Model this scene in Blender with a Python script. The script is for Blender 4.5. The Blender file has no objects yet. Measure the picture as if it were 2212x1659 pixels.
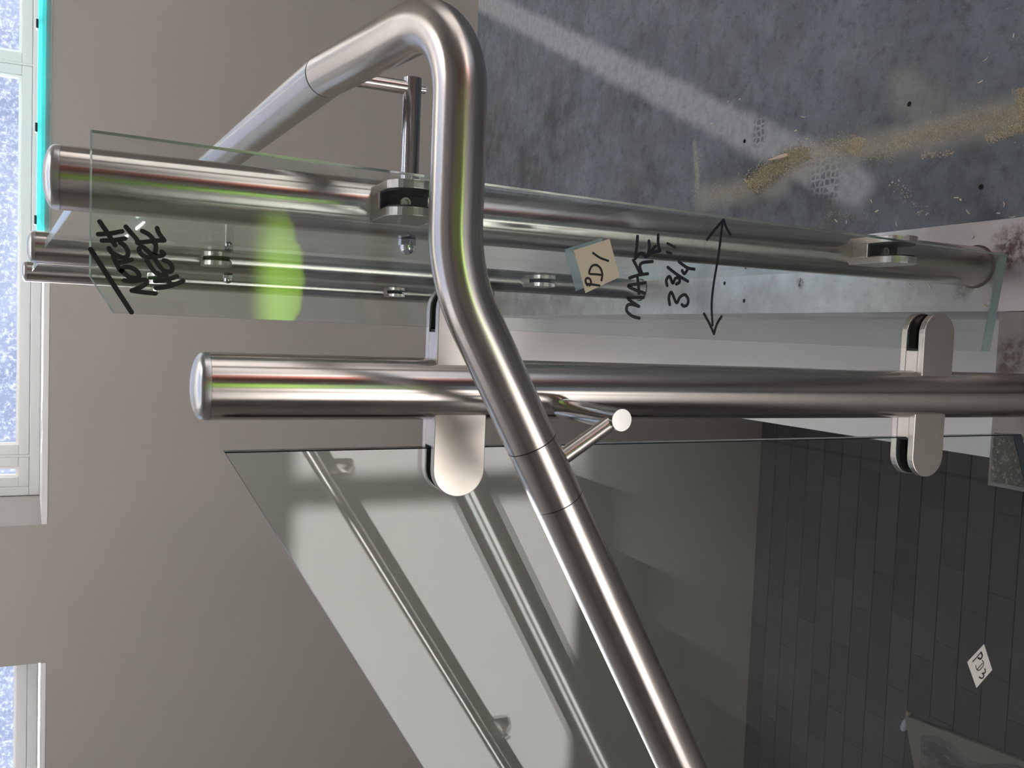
import bpy, bmesh, math, random
import numpy as np
from mathutils import Vector, Matrix
random.seed(7)
S = bpy.context.scene
COL = S.collection

# ------------------------------------------------------------------ camera
F_PX, W_PX, H_PX = 1912.0, 2212.0, 1659.0
PITCH, ROLL, YAW = math.radians(24.4), 0.01414, math.radians(3.5)
EYE = Vector((0, 0, 1.006))
_R = Vector((math.cos(YAW), math.sin(YAW), 0)); _F = Vector((-math.sin(YAW), math.cos(YAW), 0)); _U = Vector((0, 0, 1))
FWD = math.cos(PITCH) * _F - math.sin(PITCH) * _U
_dn = -math.sin(PITCH) * _F - math.cos(PITCH) * _U
_c = math.sqrt(1 - ROLL * ROLL)
XR = _c * _R - ROLL * _dn          # the place's right
DN = _c * _dn + ROLL * _R          # the place's down; the phone is held sideways, so this is the frame's right
cam_d = bpy.data.cameras.new('camera'); cam = bpy.data.objects.new('camera', cam_d); COL.objects.link(cam)
cam_d.sensor_width = 36; cam_d.lens = 36 * F_PX / W_PX; cam_d.clip_start = 0.02; cam_d.clip_end = 200
m3 = Matrix((DN, XR, -FWD)).transposed()
cam.matrix_world = Matrix.Translation(EYE) @ m3.to_4x4()
S.camera = cam

# ------------------------------------------------------------------ sky, sun, exposure
SUN_AZ, SUN_EL = math.radians(21), math.radians(20)
world = bpy.data.worlds.new('sky'); S.world = world; world.use_nodes = True
bg = world.node_tree.nodes['Background']; bg.inputs[0].default_value = (0.60, 0.69, 0.96, 1); bg.inputs[1].default_value = 1.4
sun_d = bpy.data.lights.new('sun', 'SUN'); sun = bpy.data.objects.new('sun', sun_d); COL.objects.link(sun)
sun_d.energy = 92.0; sun_d.angle = math.radians(0.6); sun_d.color = (1.0, 0.955, 0.89)
sdir = Vector((math.sin(SUN_AZ) * math.cos(SUN_EL), -math.cos(SUN_AZ) * math.cos(SUN_EL), -math.sin(SUN_EL)))
sun.rotation_euler = sdir.to_track_quat('-Z', 'Y').to_euler(); sun.location = (-4, 12, 6)
for (px0, px1) in ((-0.652, 1.5), (-3.9, -1.095)):      # daylight enters through the two window openings
    pd = bpy.data.lights.new('window_portal', 'AREA'); po = bpy.data.objects.new('window_portal', pd); COL.objects.link(po)
    pd.shape = 'RECTANGLE'; pd.size = px1 - px0; pd.size_y = 1.25; pd.cycles.is_portal = True
    po.location = ((px0 + px1) / 2, 3.75, 1.85); po.rotation_euler = (math.radians(-90), 0, 0)
pd = bpy.data.lights.new('added_skylight_portal', 'AREA'); po = bpy.data.objects.new('added_skylight_portal', pd); COL.objects.link(po)  # portal of the unseen skylight added for top light
pd.shape = 'RECTANGLE'; pd.size = 3.6; pd.size_y = 2.4; pd.cycles.is_portal = True; po.location = (.1, 1.75, 4.35)
S.view_settings.view_transform = 'Standard'; S.view_settings.look = 'None'
S.view_settings.exposure = -0.33; S.view_settings.gamma = 1.0; S.view_settings.use_curve_mapping = False
cy = S.cycles
cy.use_denoising = True
cy.max_bounces = 14; cy.diffuse_bounces = 6; cy.glossy_bounces = 8; cy.transmission_bounces = 8; cy.transparent_max_bounces = 32
cy.caustics_reflective = False; cy.caustics_refractive = False; cy.sample_clamp_indirect = 12.0

# ------------------------------------------------------------------ helpers
def ray(x, y):
    return FWD + (x - W_PX / 2) / F_PX * DN + (H_PX / 2 - y) / F_PX * XR
def at_y(x, y, v):
    r = ray(x, y); return EYE + r * ((v - EYE.y) / r.y)
def at_z(x, y, v):
    r = ray(x, y); return EYE + r * ((v - EYE.z) / r.z)
def at_x(x, y, v):
    r = ray(x, y); return EYE + r * ((v - EYE.x) / r.x)

def link(name, me, mat, parent=None, smooth=False):
    o = bpy.data.objects.new(name, me); COL.objects.link(o)
    if mat is not None:
        for m in (mat if isinstance(mat, (list, tuple)) else [mat]): me.materials.append(m)
    if smooth:
        for p in me.polygons: p.use_smooth = True
    if parent is not None: o.parent = parent
    return o
def empty(name, loc=(0, 0, 0)):
    o = bpy.data.objects.new(name, None); COL.objects.link(o); o.location = loc; o.empty_display_size = 0.02
    return o
def tag(o, label, cat, group=None, kind=None):
    o['label'] = label; o['category'] = cat
    if group: o['group'] = group
    if kind: o['kind'] = kind
    return o
def struct(o, label=None):
    o['kind'] = 'structure'
    if label: o['label'] = label
    return o
def under(o, parent):            # parent a child built in world coordinates
    o.parent = parent; o.matrix_parent_inverse = Matrix.Translation(-parent.location)
    return o
def sharp(o, ang=35):
    me = o.data
    for p in me.polygons: p.use_smooth = True
    bm = bmesh.new(); bm.from_mesh(me)
    for e in bm.edges:
        if len(e.link_faces) == 2 and e.calc_face_angle(0) > math.radians(ang): e.smooth = False
    bm.to_mesh(me); bm.free()
    return o
def bevel(o, w, seg=2):
    m = o.modifiers.new('bevel', 'BEVEL'); m.width = w; m.segments = seg; m.limit_method = 'ANGLE'; m.angle_limit = math.radians(40)
    return o
def mesh_from(verts, faces, name='mesh'):
    me = bpy.data.meshes.new(name); me.from_pydata([tuple(v) for v in verts], [], faces); me.update(); return me
def fix_normals(me):
    bm = bmesh.new(); bm.from_mesh(me); bmesh.ops.recalc_face_normals(bm, faces=bm.faces); bm.to_mesh(me); bm.free()
def boxes_mesh(bxs):
    V, Fc = [], []
    for (x0, x1, y0, y1, z0, z1) in bxs:
        b = len(V)
        V += [(x0, y0, z0), (x1, y0, z0), (x1, y1, z0), (x0, y1, z0), (x0, y0, z1), (x1, y0, z1), (x1, y1, z1), (x0, y1, z1)]
        Fc += [tuple(b + i for i in f) for f in ((0, 3, 2, 1), (4, 5, 6, 7), (0, 1, 5, 4), (1, 2, 6, 5), (2, 3, 7, 6), (3, 0, 4, 7))]
    return mesh_from(V, Fc)
def box(name, mat, parent, *b):
    o = link(name, boxes_mesh([b]), mat)
    if parent is not None: under(o, parent)
    return o
def prism(name, poly, axis, a, b, mat, parent=None):
    """poly = 2D outline; axis 'y': points are (x, z), from y=a to b; 'x': (y, z); 'z': (x, y)"""
    def p3(p, t):
        return {'y': (p[0], t, p[1]), 'x': (t, p[0], p[1]), 'z': (p[0], p[1], t)}[axis]
    n = len(poly)
    V = [p3(p, a) for p in poly] + [p3(p, b) for p in poly]
    Fc = [tuple(range(n)), tuple(range(2 * n - 1, n - 1, -1))] + [(i, (i + 1) % n, n + (i + 1) % n, n + i) for i in range(n)]
    me = mesh_from(V, Fc); fix_normals(me)
    o = link(name, me, mat)
    if parent is not None: under(o, parent)
    return o
def sweep_mesh(pts, r, seg=32, cap=True):
    """round tube along a path, u runs along the length for the brushed grain"""
    P = [Vector(p) for p in pts]; n = len(P)
    rr = r if isinstance(r, (list, tuple)) else [r] * n
    T = []
    for i in range(n):
        t = (P[min(i + 1, n - 1)] - P[max(i - 1, 0)]).normalized(); T.append(t)
    ref = Vector((0, 0, 1)) if abs(T[0].z) < 0.9 else Vector((1, 0, 0))
    nrm = (ref - T[0] * ref.dot(T[0])).normalized()
    L = [0.0]
    for i in range(1, n): L.append(L[-1] + (P[i] - P[i - 1]).length)
    V = []
    for i in range(n):
        if i: nrm = (nrm - T[i] * nrm.dot(T[i])).normalized()
        bn = T[i].cross(nrm)
        for k in range(seg):
            a = 2 * math.pi * k / seg
            V.append(P[i] + (nrm * math.cos(a) + bn * math.sin(a)) * rr[i])
    Fc, UV = [], []
    for i in range(n - 1):
        for k in range(seg):
            k2 = (k + 1) % seg
            Fc.append((i * seg + k, i * seg + k2, (i + 1) * seg + k2, (i + 1) * seg + k))
            UV.append([(L[i], k / seg), (L[i], (k + 1) / seg), (L[i + 1], (k + 1) / seg), (L[i + 1], k / seg)])
    if cap:
        b0 = len(V); V += [v.copy() for v in V[:seg]]; b1 = len(V); V += [v.copy() for v in V[(n - 1) * seg:n * seg]]
        Fc.append(tuple(b0 + k for k in range(seg - 1, -1, -1))); UV.append([(math.cos(2 * math.pi * k / seg) * rr[0], math.sin(2 * math.pi * k / seg) * rr[0]) for k in range(seg - 1, -1, -1)])
        Fc.append(tuple(b1 + k for k in range(seg))); UV.append([(math.cos(2 * math.pi * k / seg) * rr[-1], math.sin(2 * math.pi * k / seg) * rr[-1]) for k in range(seg)])
    me = mesh_from(V, Fc)
    uv = me.uv_layers.new(name='UVMap')
    for p, us in zip(me.polygons, UV):
        for li, q in zip(p.loop_indices, us): uv.data[li].uv = q
    for p in me.polygons: p.use_smooth = len(p.vertices) == 4
    return me
def tube(name, pts, r, mat, parent=None, seg=32, cap=True):
    o = link(name, sweep_mesh(pts, r, seg, cap), mat)
    if parent is not None: under(o, parent)
    return o
def lathe(name, prof, base, mat, parent=None, seg=40, axis=Vector((0, 0, 1))):
    """prof = [(radius, height)], turned about axis through base"""
    ax = axis.normalized(); ref = Vector((1, 0, 0)) if abs(ax.x) < .9 else Vector((0, 1, 0))
    e1 = (ref - ax * ref.dot(ax)).normalized(); e2 = ax.cross(e1); B = Vector(base)
    V, Fc = [], []
    for (r, h) in prof:
        for k in range(seg):
            a = 2 * math.pi * k / seg
            V.append(B + ax * h + (e1 * math.cos(a) + e2 * math.sin(a)) * max(r, 1e-5))
    for i in range(len(prof) - 1):
        for k in range(seg):
            k2 = (k + 1) % seg; Fc.append((i * seg + k, i * seg + k2, (i + 1) * seg + k2, (i + 1) * seg + k))
    Fc.append(tuple(range(seg - 1, -1, -1))); Fc.append(tuple((len(prof) - 1) * seg + k for k in range(seg)))
    me = mesh_from(V, Fc); fix_normals(me)
    uv = me.uv_layers.new(name='UVMap')
    for p in me.polygons:
        for li, vi in zip(p.loop_indices, p.vertices): uv.data[li].uv = ((vi % seg) / seg, (vi // seg) * 0.01)
    o = link(name, me, mat)
    if parent is not None: under(o, parent)
    return sharp(o, 30)
def arc(P0, C, P1, rad, n=14):
    """fillet of the corner C between P0 and P1"""
    P0, C, P1 = Vector(P0), Vector(C), Vector(P1)
    a = (P0 - C).normalized(); b = (P1 - C).normalized(); th = a.angle(b)
    d = rad / math.tan(th / 2); bis = (a + b).normalized(); O = C + bis * (rad / math.sin(th / 2))
    s, e = C + a * d, C + b * d
    v0, v1 = s - O, e - O; w = v0.angle(v1); ax = v0.cross(v1).normalized()
    return [O + Matrix.Rotation(w * i / n, 3, ax) @ v0 for i in range(n + 1)]

# ------------------------------------------------------------------ materials
def new_mat(name):
    m = bpy.data.materials.new(name); m.use_nodes = True
    nt = m.node_tree; return m, nt, nt.nodes, nt.links, nt.nodes['Principled BSDF']
def plain(name, col, rough=0.5, metal=0.0, spec=0.5):
    m, nt, N, L, b = new_mat(name)
    b.inputs['Base Color'].default_value = (*col, 1); b.inputs['Roughness'].default_value = rough; b.inputs['Metallic'].default_value = metal
    b.inputs['Specular IOR Level'].default_value = spec
    return m
def tex(N, L, scale, detail=4, rough=0.55, coord='Object', vec=None, mscale=None):
    t = N.new('ShaderNodeTexNoise'); t.inputs['Scale'].default_value = scale; t.inputs['Detail'].default_value = detail; t.inputs['Roughness'].default_value = rough
    if vec is None:
        tc = N.new('ShaderNodeTexCoord'); vec = tc.outputs[coord]
    if mscale:
        mp = N.new('ShaderNodeMapping'); mp.inputs['Scale'].default_value = mscale; L.new(vec, mp.inputs[0]); vec = mp.outputs[0]
    L.new(vec, t.inputs['Vector']); return t.outputs['Fac']
def ramp(N, L, fac, stops):
    r = N.new('ShaderNodeValToRGB'); L.new(fac, r.inputs[0]); e = r.color_ramp.elements
    while len(e) < len(stops): e.new(0.5)
    for el, (p, c) in zip(e, stops): el.position = p; el.color = (*c, 1) if len(c) == 3 else c
    return r.outputs[0]
def mix(N, L, fac, a, b, mode='MIX'):
    m = N.new('ShaderNodeMix'); m.data_type = 'RGBA'; m.blend_type = mode
    for sock, v in ((m.inputs[0], fac), (m.inputs[6], a), (m.inputs[7], b)):
        if isinstance(v, bpy.types.NodeSocket): L.new(v, sock)
        elif isinstance(v, (tuple, list)): sock.default_value = (*v, 1) if len(v) == 3 else v
        else: sock.default_value = v
    return m.outputs[2]
def mth(N, L, op, a, b=None, c=None):
    m = N.new('ShaderNodeMath'); m.operation = op
    for i, v in enumerate((a, b, c)):
        if v is None: continue
        if isinstance(v, bpy.types.NodeSocket): L.new(v, m.inputs[i])
        else: m.inputs[i].default_value = v
    return m.outputs[0]
def bump(N, L, b, h, strength=0.2, dist=0.002):
    n = N.new('ShaderNodeBump'); n.inputs['Strength'].default_value = strength; n.inputs['Distance'].default_value = dist
    L.new(h, n.inputs['Height']); L.new(n.outputs[0], b.inputs['Normal'])

def steel_mat(name, col=(0.65, 0.605, 0.565), rough=0.26, aniso=0.75, tangent=True):
    m, nt, N, L, b = new_mat(name)
    b.inputs['Metallic'].default_value = 1
    f = tex(N, L, 60, 3, 0.6, mscale=(1, 1, 1))
    L.new(ramp(N, L, f, [(0.3, tuple(c * 0.93 for c in col)), (0.75, col)]), b.inputs['Base Color'])
    g = tex(N, L, 9, 5, 0.6)
    mr = N.new('ShaderNodeMapRange'); mr.inputs[3].default_value = rough * 0.85; mr.inputs[4].default_value = rough * 1.2
    b.inputs['Roughness'].default_value = rough; N.remove(mr)
    if tangent:
        b.inputs['Anisotropic'].default_value = aniso
        t = N.new('ShaderNodeTangent'); t.direction_type = 'UV_MAP'; t.uv_map = 'UVMap'; L.new(t.outputs[0], b.inputs['Tangent'])
    return m
STEEL = steel_mat('brushed_steel')
STEEL_POST = steel_mat('brushed_steel_post', rough=0.21)
STEEL_FLAT = steel_mat('satin_steel', (0.68, 0.625, 0.575), 0.34, 0, False)
STEEL_ARM = steel_mat('arm_steel', (0.55, 0.54, 0.53), 0.17, 0.5)
POLISH = steel_mat('polished_steel', (0.68, 0.67, 0.66), 0.10, 0, False)
CAPM = steel_mat('cap_steel', (0.7, 0.7, 0.7), 0.3, 0, False)
RUBBER = plain('black_rubber', (0.012, 0.014, 0.016), 0.45)
SEAM = plain('seam_dark', (0.02, 0.018, 0.016), 0.6)
WELD = plain('weld_brown', (0.07, 0.05, 0.042), 0.6)
INK = plain('marker_ink', (0.012, 0.010, 0.018), 0.35)
PEN = plain('pen_ink', (0.01, 0.008, 0.006), 0.6)

def glass_mat(name, tint=(0.90, 0.945, 0.925), ior=1.5, dust=0.0):
    m = bpy.data.materials.new(name); m.use_nodes = True; nt = m.node_tree; N, L = nt.nodes, nt.links
    N.remove(N['Principled BSDF']); out = N['Material Output']
    tr = N.new('ShaderNodeBsdfTransparent'); tr.inputs[0].default_value = (*tint, 1)
    gl = N.new('ShaderNodeBsdfGlossy'); gl.inputs['Roughness'].default_value = 0.004; gl.inputs[0].default_value = (1, 1, 1, 1)
    fr = N.new('ShaderNodeFresnel'); fr.inputs[0].default_value = ior
    # the same reflectance seen from either face of the pane
    geo = N.new('ShaderNodeNewGeometry'); lw = N.new('ShaderNodeLayerWeight'); lw.inputs['Blend'].default_value = 0.5
    fac = mth(N, L, 'MULTIPLY_ADD', mth(N, L, 'POWER', lw.outputs['Facing'], 5.0), 0.96, 0.045)
    N.remove(fr)
    ms = N.new('ShaderNodeMixShader'); L.new(fac, ms.inputs[0]); L.new(tr.outputs[0], ms.inputs[1]); L.new(gl.outputs[0], ms.inputs[2])
    res = ms.outputs[0]
    if dust:
        df = N.new('ShaderNodeBsdfDiffuse'); df.inputs[0].default_value = (0.6, 0.63, 0.6, 1)
        a = tex(N, L, 900, 2, 0.5); b2 = tex(N, L, 14, 4, 0.6)
        s = mth(N, L, 'MULTIPLY', ramp(N, L, a, [(0.66, (0, 0, 0)), (0.74, (1, 1, 1))]), ramp(N, L, b2, [(0.4, (0, 0, 0)), (0.7, (1, 1, 1))]))
        s = mth(N, L, 'MULTIPLY_ADD', s, dust * 6, dust * 0.25)
        m2 = N.new('ShaderNodeMixShader'); L.new(s, m2.inputs[0]); L.new(res, m2.inputs[1]); L.new(df.outputs[0], m2.inputs[2]); res = m2.outputs[0]
    L.new(res, out.inputs[0]); return m
GLASS = glass_mat('clear_glass', (0.925, 0.955, 0.942), dust=0.006)
GLASS2 = glass_mat('clear_glass_stair', (0.915, 0.945, 0.935), dust=0.002)
def edge_mat(name, col, rough=0.12):
    m, nt, N, L, b = new_mat(name)
    b.inputs['Base Color'].default_value = (*col, 1); b.inputs['Roughness'].default_value = rough
    b.inputs['Transmission Weight'].default_value = 0.55; b.inputs['IOR'].default_value = 1.25
    return m
EDGE = edge_mat('glass_edge', (0.55, 0.72, 0.68))
EDGE_DARK = plain('stair_glass_edge', (0.020, 0.034, 0.034), 0.12)

def wall_mat():
    m, nt, N, L, b = new_mat('beige_paint')
    f = tex(N, L, 1.3, 3); L.new(ramp(N, L, f, [(0.3, (0.340, 0.320, 0.296)), (0.7, (0.362, 0.341, 0.316))]), b.inputs['Base Color'])
    b.inputs['Roughness'].default_value = 0.75; bump(N, L, b, tex(N, L, 260, 3), 0.12, 0.001); return m
WALL = wall_mat()
LEDGE_LIT = plain('lit_ledge_paint', (0.86, 0.83, 0.785), 0.8)  # lighter than the wall paint, to stand in for light on the ledge
WHITE = plain('white_trim', (0.52, 0.53, 0.53), 0.45)
CEIL = plain('ceiling_white', (0.78, 0.77, 0.75), 0.8)
def sill_mat():
    m, nt, N, L, b = new_mat('sill_white'); b.inputs['Base Color'].default_value = (0.82, 0.81, 0.8, 1); b.inputs['Roughness'].default_value = 0.5
    return m
SILL = sill_mat()
def pane_mat():
    m = bpy.data.materials.new('dusty_window_glass'); m.use_nodes = True; nt = m.node_tree; N, L = nt.nodes, nt.links
    N.remove(N['Principled BSDF']); out = N['Material Output']
    tr = N.new('ShaderNodeBsdfTransparent'); tr.inputs[0].default_value = (0.74, 0.76, 0.80, 1)
    tl = N.new('ShaderNodeBsdfTranslucent'); tl.inputs[0].default_value = (0.8, 0.85, 0.95, 1)
    a = tex(N, L, 75, 4, 0.75); b2 = tex(N, L, 3.2, 4, 0.6)
    fac = mth(N, L, 'MULTIPLY_ADD', ramp(N, L, a, [(0.50, (0.0, 0.0, 0.0)), (0.70, (1, 1, 1))]), 0.034, 0.0)
    fac = mth(N, L, 'ADD', fac, mth(N, L, 'MULTIPLY', ramp(N, L, b2, [(0.35, (0, 0, 0)), (0.75, (1, 1, 1))]), 0.014))
    ms = N.new('ShaderNodeMixShader'); L.new(fac, ms.inputs[0]); L.new(tr.outputs[0], ms.inputs[1]); L.new(tl.outputs[0], ms.inputs[2])
    L.new(ms.outputs[0], out.inputs[0]); return m
PANE = pane_mat()

def seg_mask(N, L, px, py, a, b, w, soft, nz=None, namp=0.0):
    """1 inside a band of half-width w about the segment a-b on the floor, soft edged and ragged"""
    ax, ay = a; bx_, by_ = b; dx, dy = bx_ - ax, by_ - ay; ln2 = dx * dx + dy * dy
    ux = mth(N, L, 'SUBTRACT', px, ax); uy = mth(N, L, 'SUBTRACT', py, ay)
    t = mth(N, L, 'ADD', mth(N, L, 'MULTIPLY', ux, dx / ln2), mth(N, L, 'MULTIPLY', uy, dy / ln2))
    tcl = N.new('ShaderNodeClamp'); L.new(t, tcl.inputs[0]); t = tcl.outputs[0]
    ex = mth(N, L, 'SUBTRACT', ux, mth(N, L, 'MULTIPLY', t, dx)); ey = mth(N, L, 'SUBTRACT', uy, mth(N, L, 'MULTIPLY', t, dy))
    d = mth(N, L, 'SQRT', mth(N, L, 'ADD', mth(N, L, 'MULTIPLY', ex, ex), mth(N, L, 'MULTIPLY', ey, ey)))
    if nz is not None: d = mth(N, L, 'ADD', d, mth(N, L, 'MULTIPLY', mth(N, L, 'SUBTRACT', nz, 0.5), namp))
    mr = N.new('ShaderNodeMapRange'); mr.interpolation_type = 'SMOOTHSTEP'; L.new(d, mr.inputs[0])
    mr.inputs[1].default_value = w + soft; mr.inputs[2].default_value = w - soft; mr.inputs[3].default_value = 0; mr.inputs[4].default_value = 1
    return mr.outputs[0]
def floor_xy(N, L):
    tc = N.new('ShaderNodeTexCoord'); sp = N.new('ShaderNodeSeparateXYZ'); L.new(tc.outputs['Object'], sp.inputs[0]); return tc.outputs['Object'], sp.outputs[0], sp.outputs[1]
def concrete_mat():
    m, nt, N, L, b = new_mat('dusty_concrete')
    v, px, py = floor_xy(N, L)
    big = tex(N, L, 3.0, 6, 0.6, vec=v); mid = tex(N, L, 17, 6, 0.65, vec=v); fine = tex(N, L, 120, 4, 0.7, vec=v)
    base = mix(N, L, ramp(N, L, big, [(0.35, (0, 0, 0)), (0.68, (1, 1, 1))]), (0.078, 0.082, 0.092), (0.195, 0.222, 0.262))
    base = mix(N, L, mth(N, L, 'MULTIPLY', ramp(N, L, mid, [(0.42, (0, 0, 0)), (0.66, (1, 1, 1))]), 0.6), base, (0.22, 0.245, 0.275))
    m2_ = tex(N, L, 46, 6, 0.72, vec=v)
    base = mix(N, L, mth(N, L, 'MULTIPLY', ramp(N, L, m2_, [(0.5, (0, 0, 0)), (0.68, (1, 1, 1))]), 0.55), base, (0.055, 0.053, 0.058))
    base = mix(N, L, mth(N, L, 'MULTIPLY', ramp(N, L, fine, [(0.5, (0, 0, 0)), (0.75, (1, 1, 1))]), 0.35), base, (0.06, 0.056, 0.055))
    brown = tex(N, L, 5.3, 4, 0.6, vec=v, mscale=(1, 1, 1))
    base = mix(N, L, mth(N, L, 'MULTIPLY', ramp(N, L, brown, [(0.52, (0, 0, 0)), (0.7, (1, 1, 1))]), 0.45), base, (0.12, 0.105, 0.088))
    # reflected sun painted into the colour as a dusty track with boot prints
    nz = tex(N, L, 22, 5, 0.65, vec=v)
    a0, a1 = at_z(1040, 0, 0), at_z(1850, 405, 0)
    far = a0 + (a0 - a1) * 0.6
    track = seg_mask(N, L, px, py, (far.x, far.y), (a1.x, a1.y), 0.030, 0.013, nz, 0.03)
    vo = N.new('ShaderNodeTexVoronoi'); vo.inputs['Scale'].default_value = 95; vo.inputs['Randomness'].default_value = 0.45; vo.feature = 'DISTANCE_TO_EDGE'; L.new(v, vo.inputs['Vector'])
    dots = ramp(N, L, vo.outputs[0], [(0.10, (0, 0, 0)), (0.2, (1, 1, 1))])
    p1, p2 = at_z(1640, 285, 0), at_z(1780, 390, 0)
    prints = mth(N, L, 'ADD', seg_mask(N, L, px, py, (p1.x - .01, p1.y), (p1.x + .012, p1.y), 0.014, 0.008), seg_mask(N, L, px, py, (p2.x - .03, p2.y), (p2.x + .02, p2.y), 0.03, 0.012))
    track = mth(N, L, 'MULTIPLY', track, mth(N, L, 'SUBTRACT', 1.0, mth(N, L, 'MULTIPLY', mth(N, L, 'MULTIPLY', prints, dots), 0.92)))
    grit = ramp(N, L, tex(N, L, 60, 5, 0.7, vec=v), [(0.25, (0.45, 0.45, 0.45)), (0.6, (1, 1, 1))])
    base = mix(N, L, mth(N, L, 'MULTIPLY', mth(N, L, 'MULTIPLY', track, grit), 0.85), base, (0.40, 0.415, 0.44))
    # tan sawdust film
    sd = None
    for (q0, q1, w, amt) in (((1510, 440), (1500, 310), .006, .5), ((1515, 430), (1690, 395), .020, .5), ((1690, 370), (1850, 320), .022, .55), ((1850, 320), (1960, 300), .02, .7), ((1960, 300), (2212, 240), .022, .75), ((1950, 190), (2010, 250), .03, .35)):
        A_, B_ = at_z(*q0, 0), at_z(*q1, 0)
        k = mth(N, L, 'MULTIPLY', seg_mask(N, L, px, py, (A_.x, A_.y), (B_.x, B_.y), w, w * 0.7, nz, w * 1.3), amt)
        sd = k if sd is None else mth(N, L, 'MAXIMUM', sd, k)
    base = mix(N, L, sd, base, (0.36, 0.335, 0.265))
    speck = ramp(N, L, tex(N, L, 420, 1, 0.5, vec=v), [(0.735, (0, 0, 0)), (0.76, (1, 1, 1))])
    base = mix(N, L, mth(N, L, 'MULTIPLY', speck, 0.7), base, (0.45, 0.43, 0.38))
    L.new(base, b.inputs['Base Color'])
    b.inputs['Roughness'].default_value = 0.62; b.inputs['Specular IOR Level'].default_value = 0.35
    h = mth(N, L, 'ADD', mth(N, L, 'MULTIPLY', fine, 0.5), mid); bump(N, L, b, h, 0.35, 0.0025); return m
CONC = concrete_mat()
def rough_conc():
    m, nt, N, L, b = new_mat('gritty_concrete')
    f = tex(N, L, 210, 3, 0.7); g = tex(N, L, 40, 4, 0.6)
    base = mix(N, L, ramp(N, L, f, [(0.52, (0, 0, 0)), (0.66, (1, 1, 1))]), (0.115, 0.10, 0.085), (0.34, 0.31, 0.26))
    L.new(base, b.inputs['Base Color']); b.inputs['Roughness'].default_value = 0.85; bump(N, L, b, f, 0.6, 0.003); return m
GRIT = rough_conc()
def plate_mat(name, tone, rust_at, metal=0.35, rough=0.42):
    m, nt, N, L, b = new_mat(name)
    v, px, py = floor_xy(N, L)
    f = tex(N, L, 9, 5, 0.6, vec=v); g = tex(N, L, 70, 4, 0.7, vec=v)
    base = mix(N, L, ramp(N, L, f, [(0.35, (0, 0, 0)), (0.7, (1, 1, 1))]), tuple(c * 0.62 for c in tone), tone)
    base = mix(N, L, mth(N, L, 'MULTIPLY', ramp(N, L, g, [(0.55, (0, 0, 0)), (0.75, (1, 1, 1))]), 0.3), base, (0.1, 0.09, 0.085))
    nz = tex(N, L, 55, 5, 0.75, vec=v)
    if metal > .5:       # brown oxide stain at the landing end of the flange
        k = mth(N, L, 'MULTIPLY', seg_mask(N, L, px, py, (.11, .5), (.11, .80), 0.14, 0.10, nz, 0.08), 0.88)
        base = mix(N, L, k, base, (0.245, 0.215, 0.215))
    for (qx, qy, rr, amt) in rust_at:
        P = at_z(qx, qy, 0)
        k = seg_mask(N, L, px, py, (P.x, P.y), (P.x + 0.001, P.y), rr, rr * 0.6, nz, rr * 2.2)
        k = mth(N, L, 'MULTIPLY', k, mth(N, L, 'MULTIPLY', ramp(N, L, g, [(0.38, (0.1, 0.1, 0.1)), (0.55, (1, 1, 1))]), amt))
        base = mix(N, L, k, base, (0.055, 0.032, 0.024))
    L.new(base, b.inputs['Base Color']); b.inputs['Metallic'].default_value = metal; b.inputs['Roughness'].default_value = rough
    bump(N, L, b, g, 0.15, 0.001); return m
PLATE = plate_mat('mill_steel_plate', (0.93, 0.94, 0.96), [(2190, 535, 0.022, 0.9), (2120, 590, 0.016, 0.8), (1728, 612, 0.008, 0.9), (2080, 625, 0.012, 0.6)], 0.86, 0.34)
PLATE2 = plate_mat('edge_beam_plate', (0.27, 0.235, 0.215), [(2190, 770, 0.02, 0.8), (2170, 800, 0.01, 0.8)])
def tile_mat():
    m, nt, N, L, b = new_mat('charcoal_tile')
    oi = N.new('ShaderNodeObjectInfo')
    f = tex(N, L, 30, 4, 0.6)
    c = mix(N, L, oi.outputs['Random'], (0.056, 0.054, 0.060), (0.090, 0.086, 0.095))
    L.new(mix(N, L, mth(N, L, 'MULTIPLY', f, 0.4), c, (0.07, 0.066, 0.07)), b.inputs['Base Color'])
    b.inputs['Roughness'].default_value = 0.38; return m
TILE = tile_mat()
def far_tile_mat():          # tiles beyond the ones laid one by one
    m, nt, N, L, b = new_mat('charcoal_tile_field')
    tc = N.new('ShaderNodeTexCoord'); br = N.new('ShaderNodeTexBrick'); L.new(tc.outputs['Object'], br.inputs['Vector'])
    br.inputs['Color1'].default_value = (0.056, 0.054, 0.060, 1); br.inputs['Color2'].default_value = (0.090, 0.086, 0.095, 1); br.inputs['Mortar'].default_value = (0.05, 0.047, 0.047, 1)
    br.inputs['Scale'].default_value = 1; br.inputs['Brick Width'].default_value = .268; br.inputs['Row Height'].default_value = .0955; br.inputs['Mortar Size'].default_value = .0015
    L.new(br.outputs['Color'], b.inputs['Base Color']); b.inputs['Roughness'].default_value = 0.42; return m
GROUT = far_tile_mat()
STAIR = plain('stair_concrete', (0.34, 0.33, 0.315), 0.7)

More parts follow.
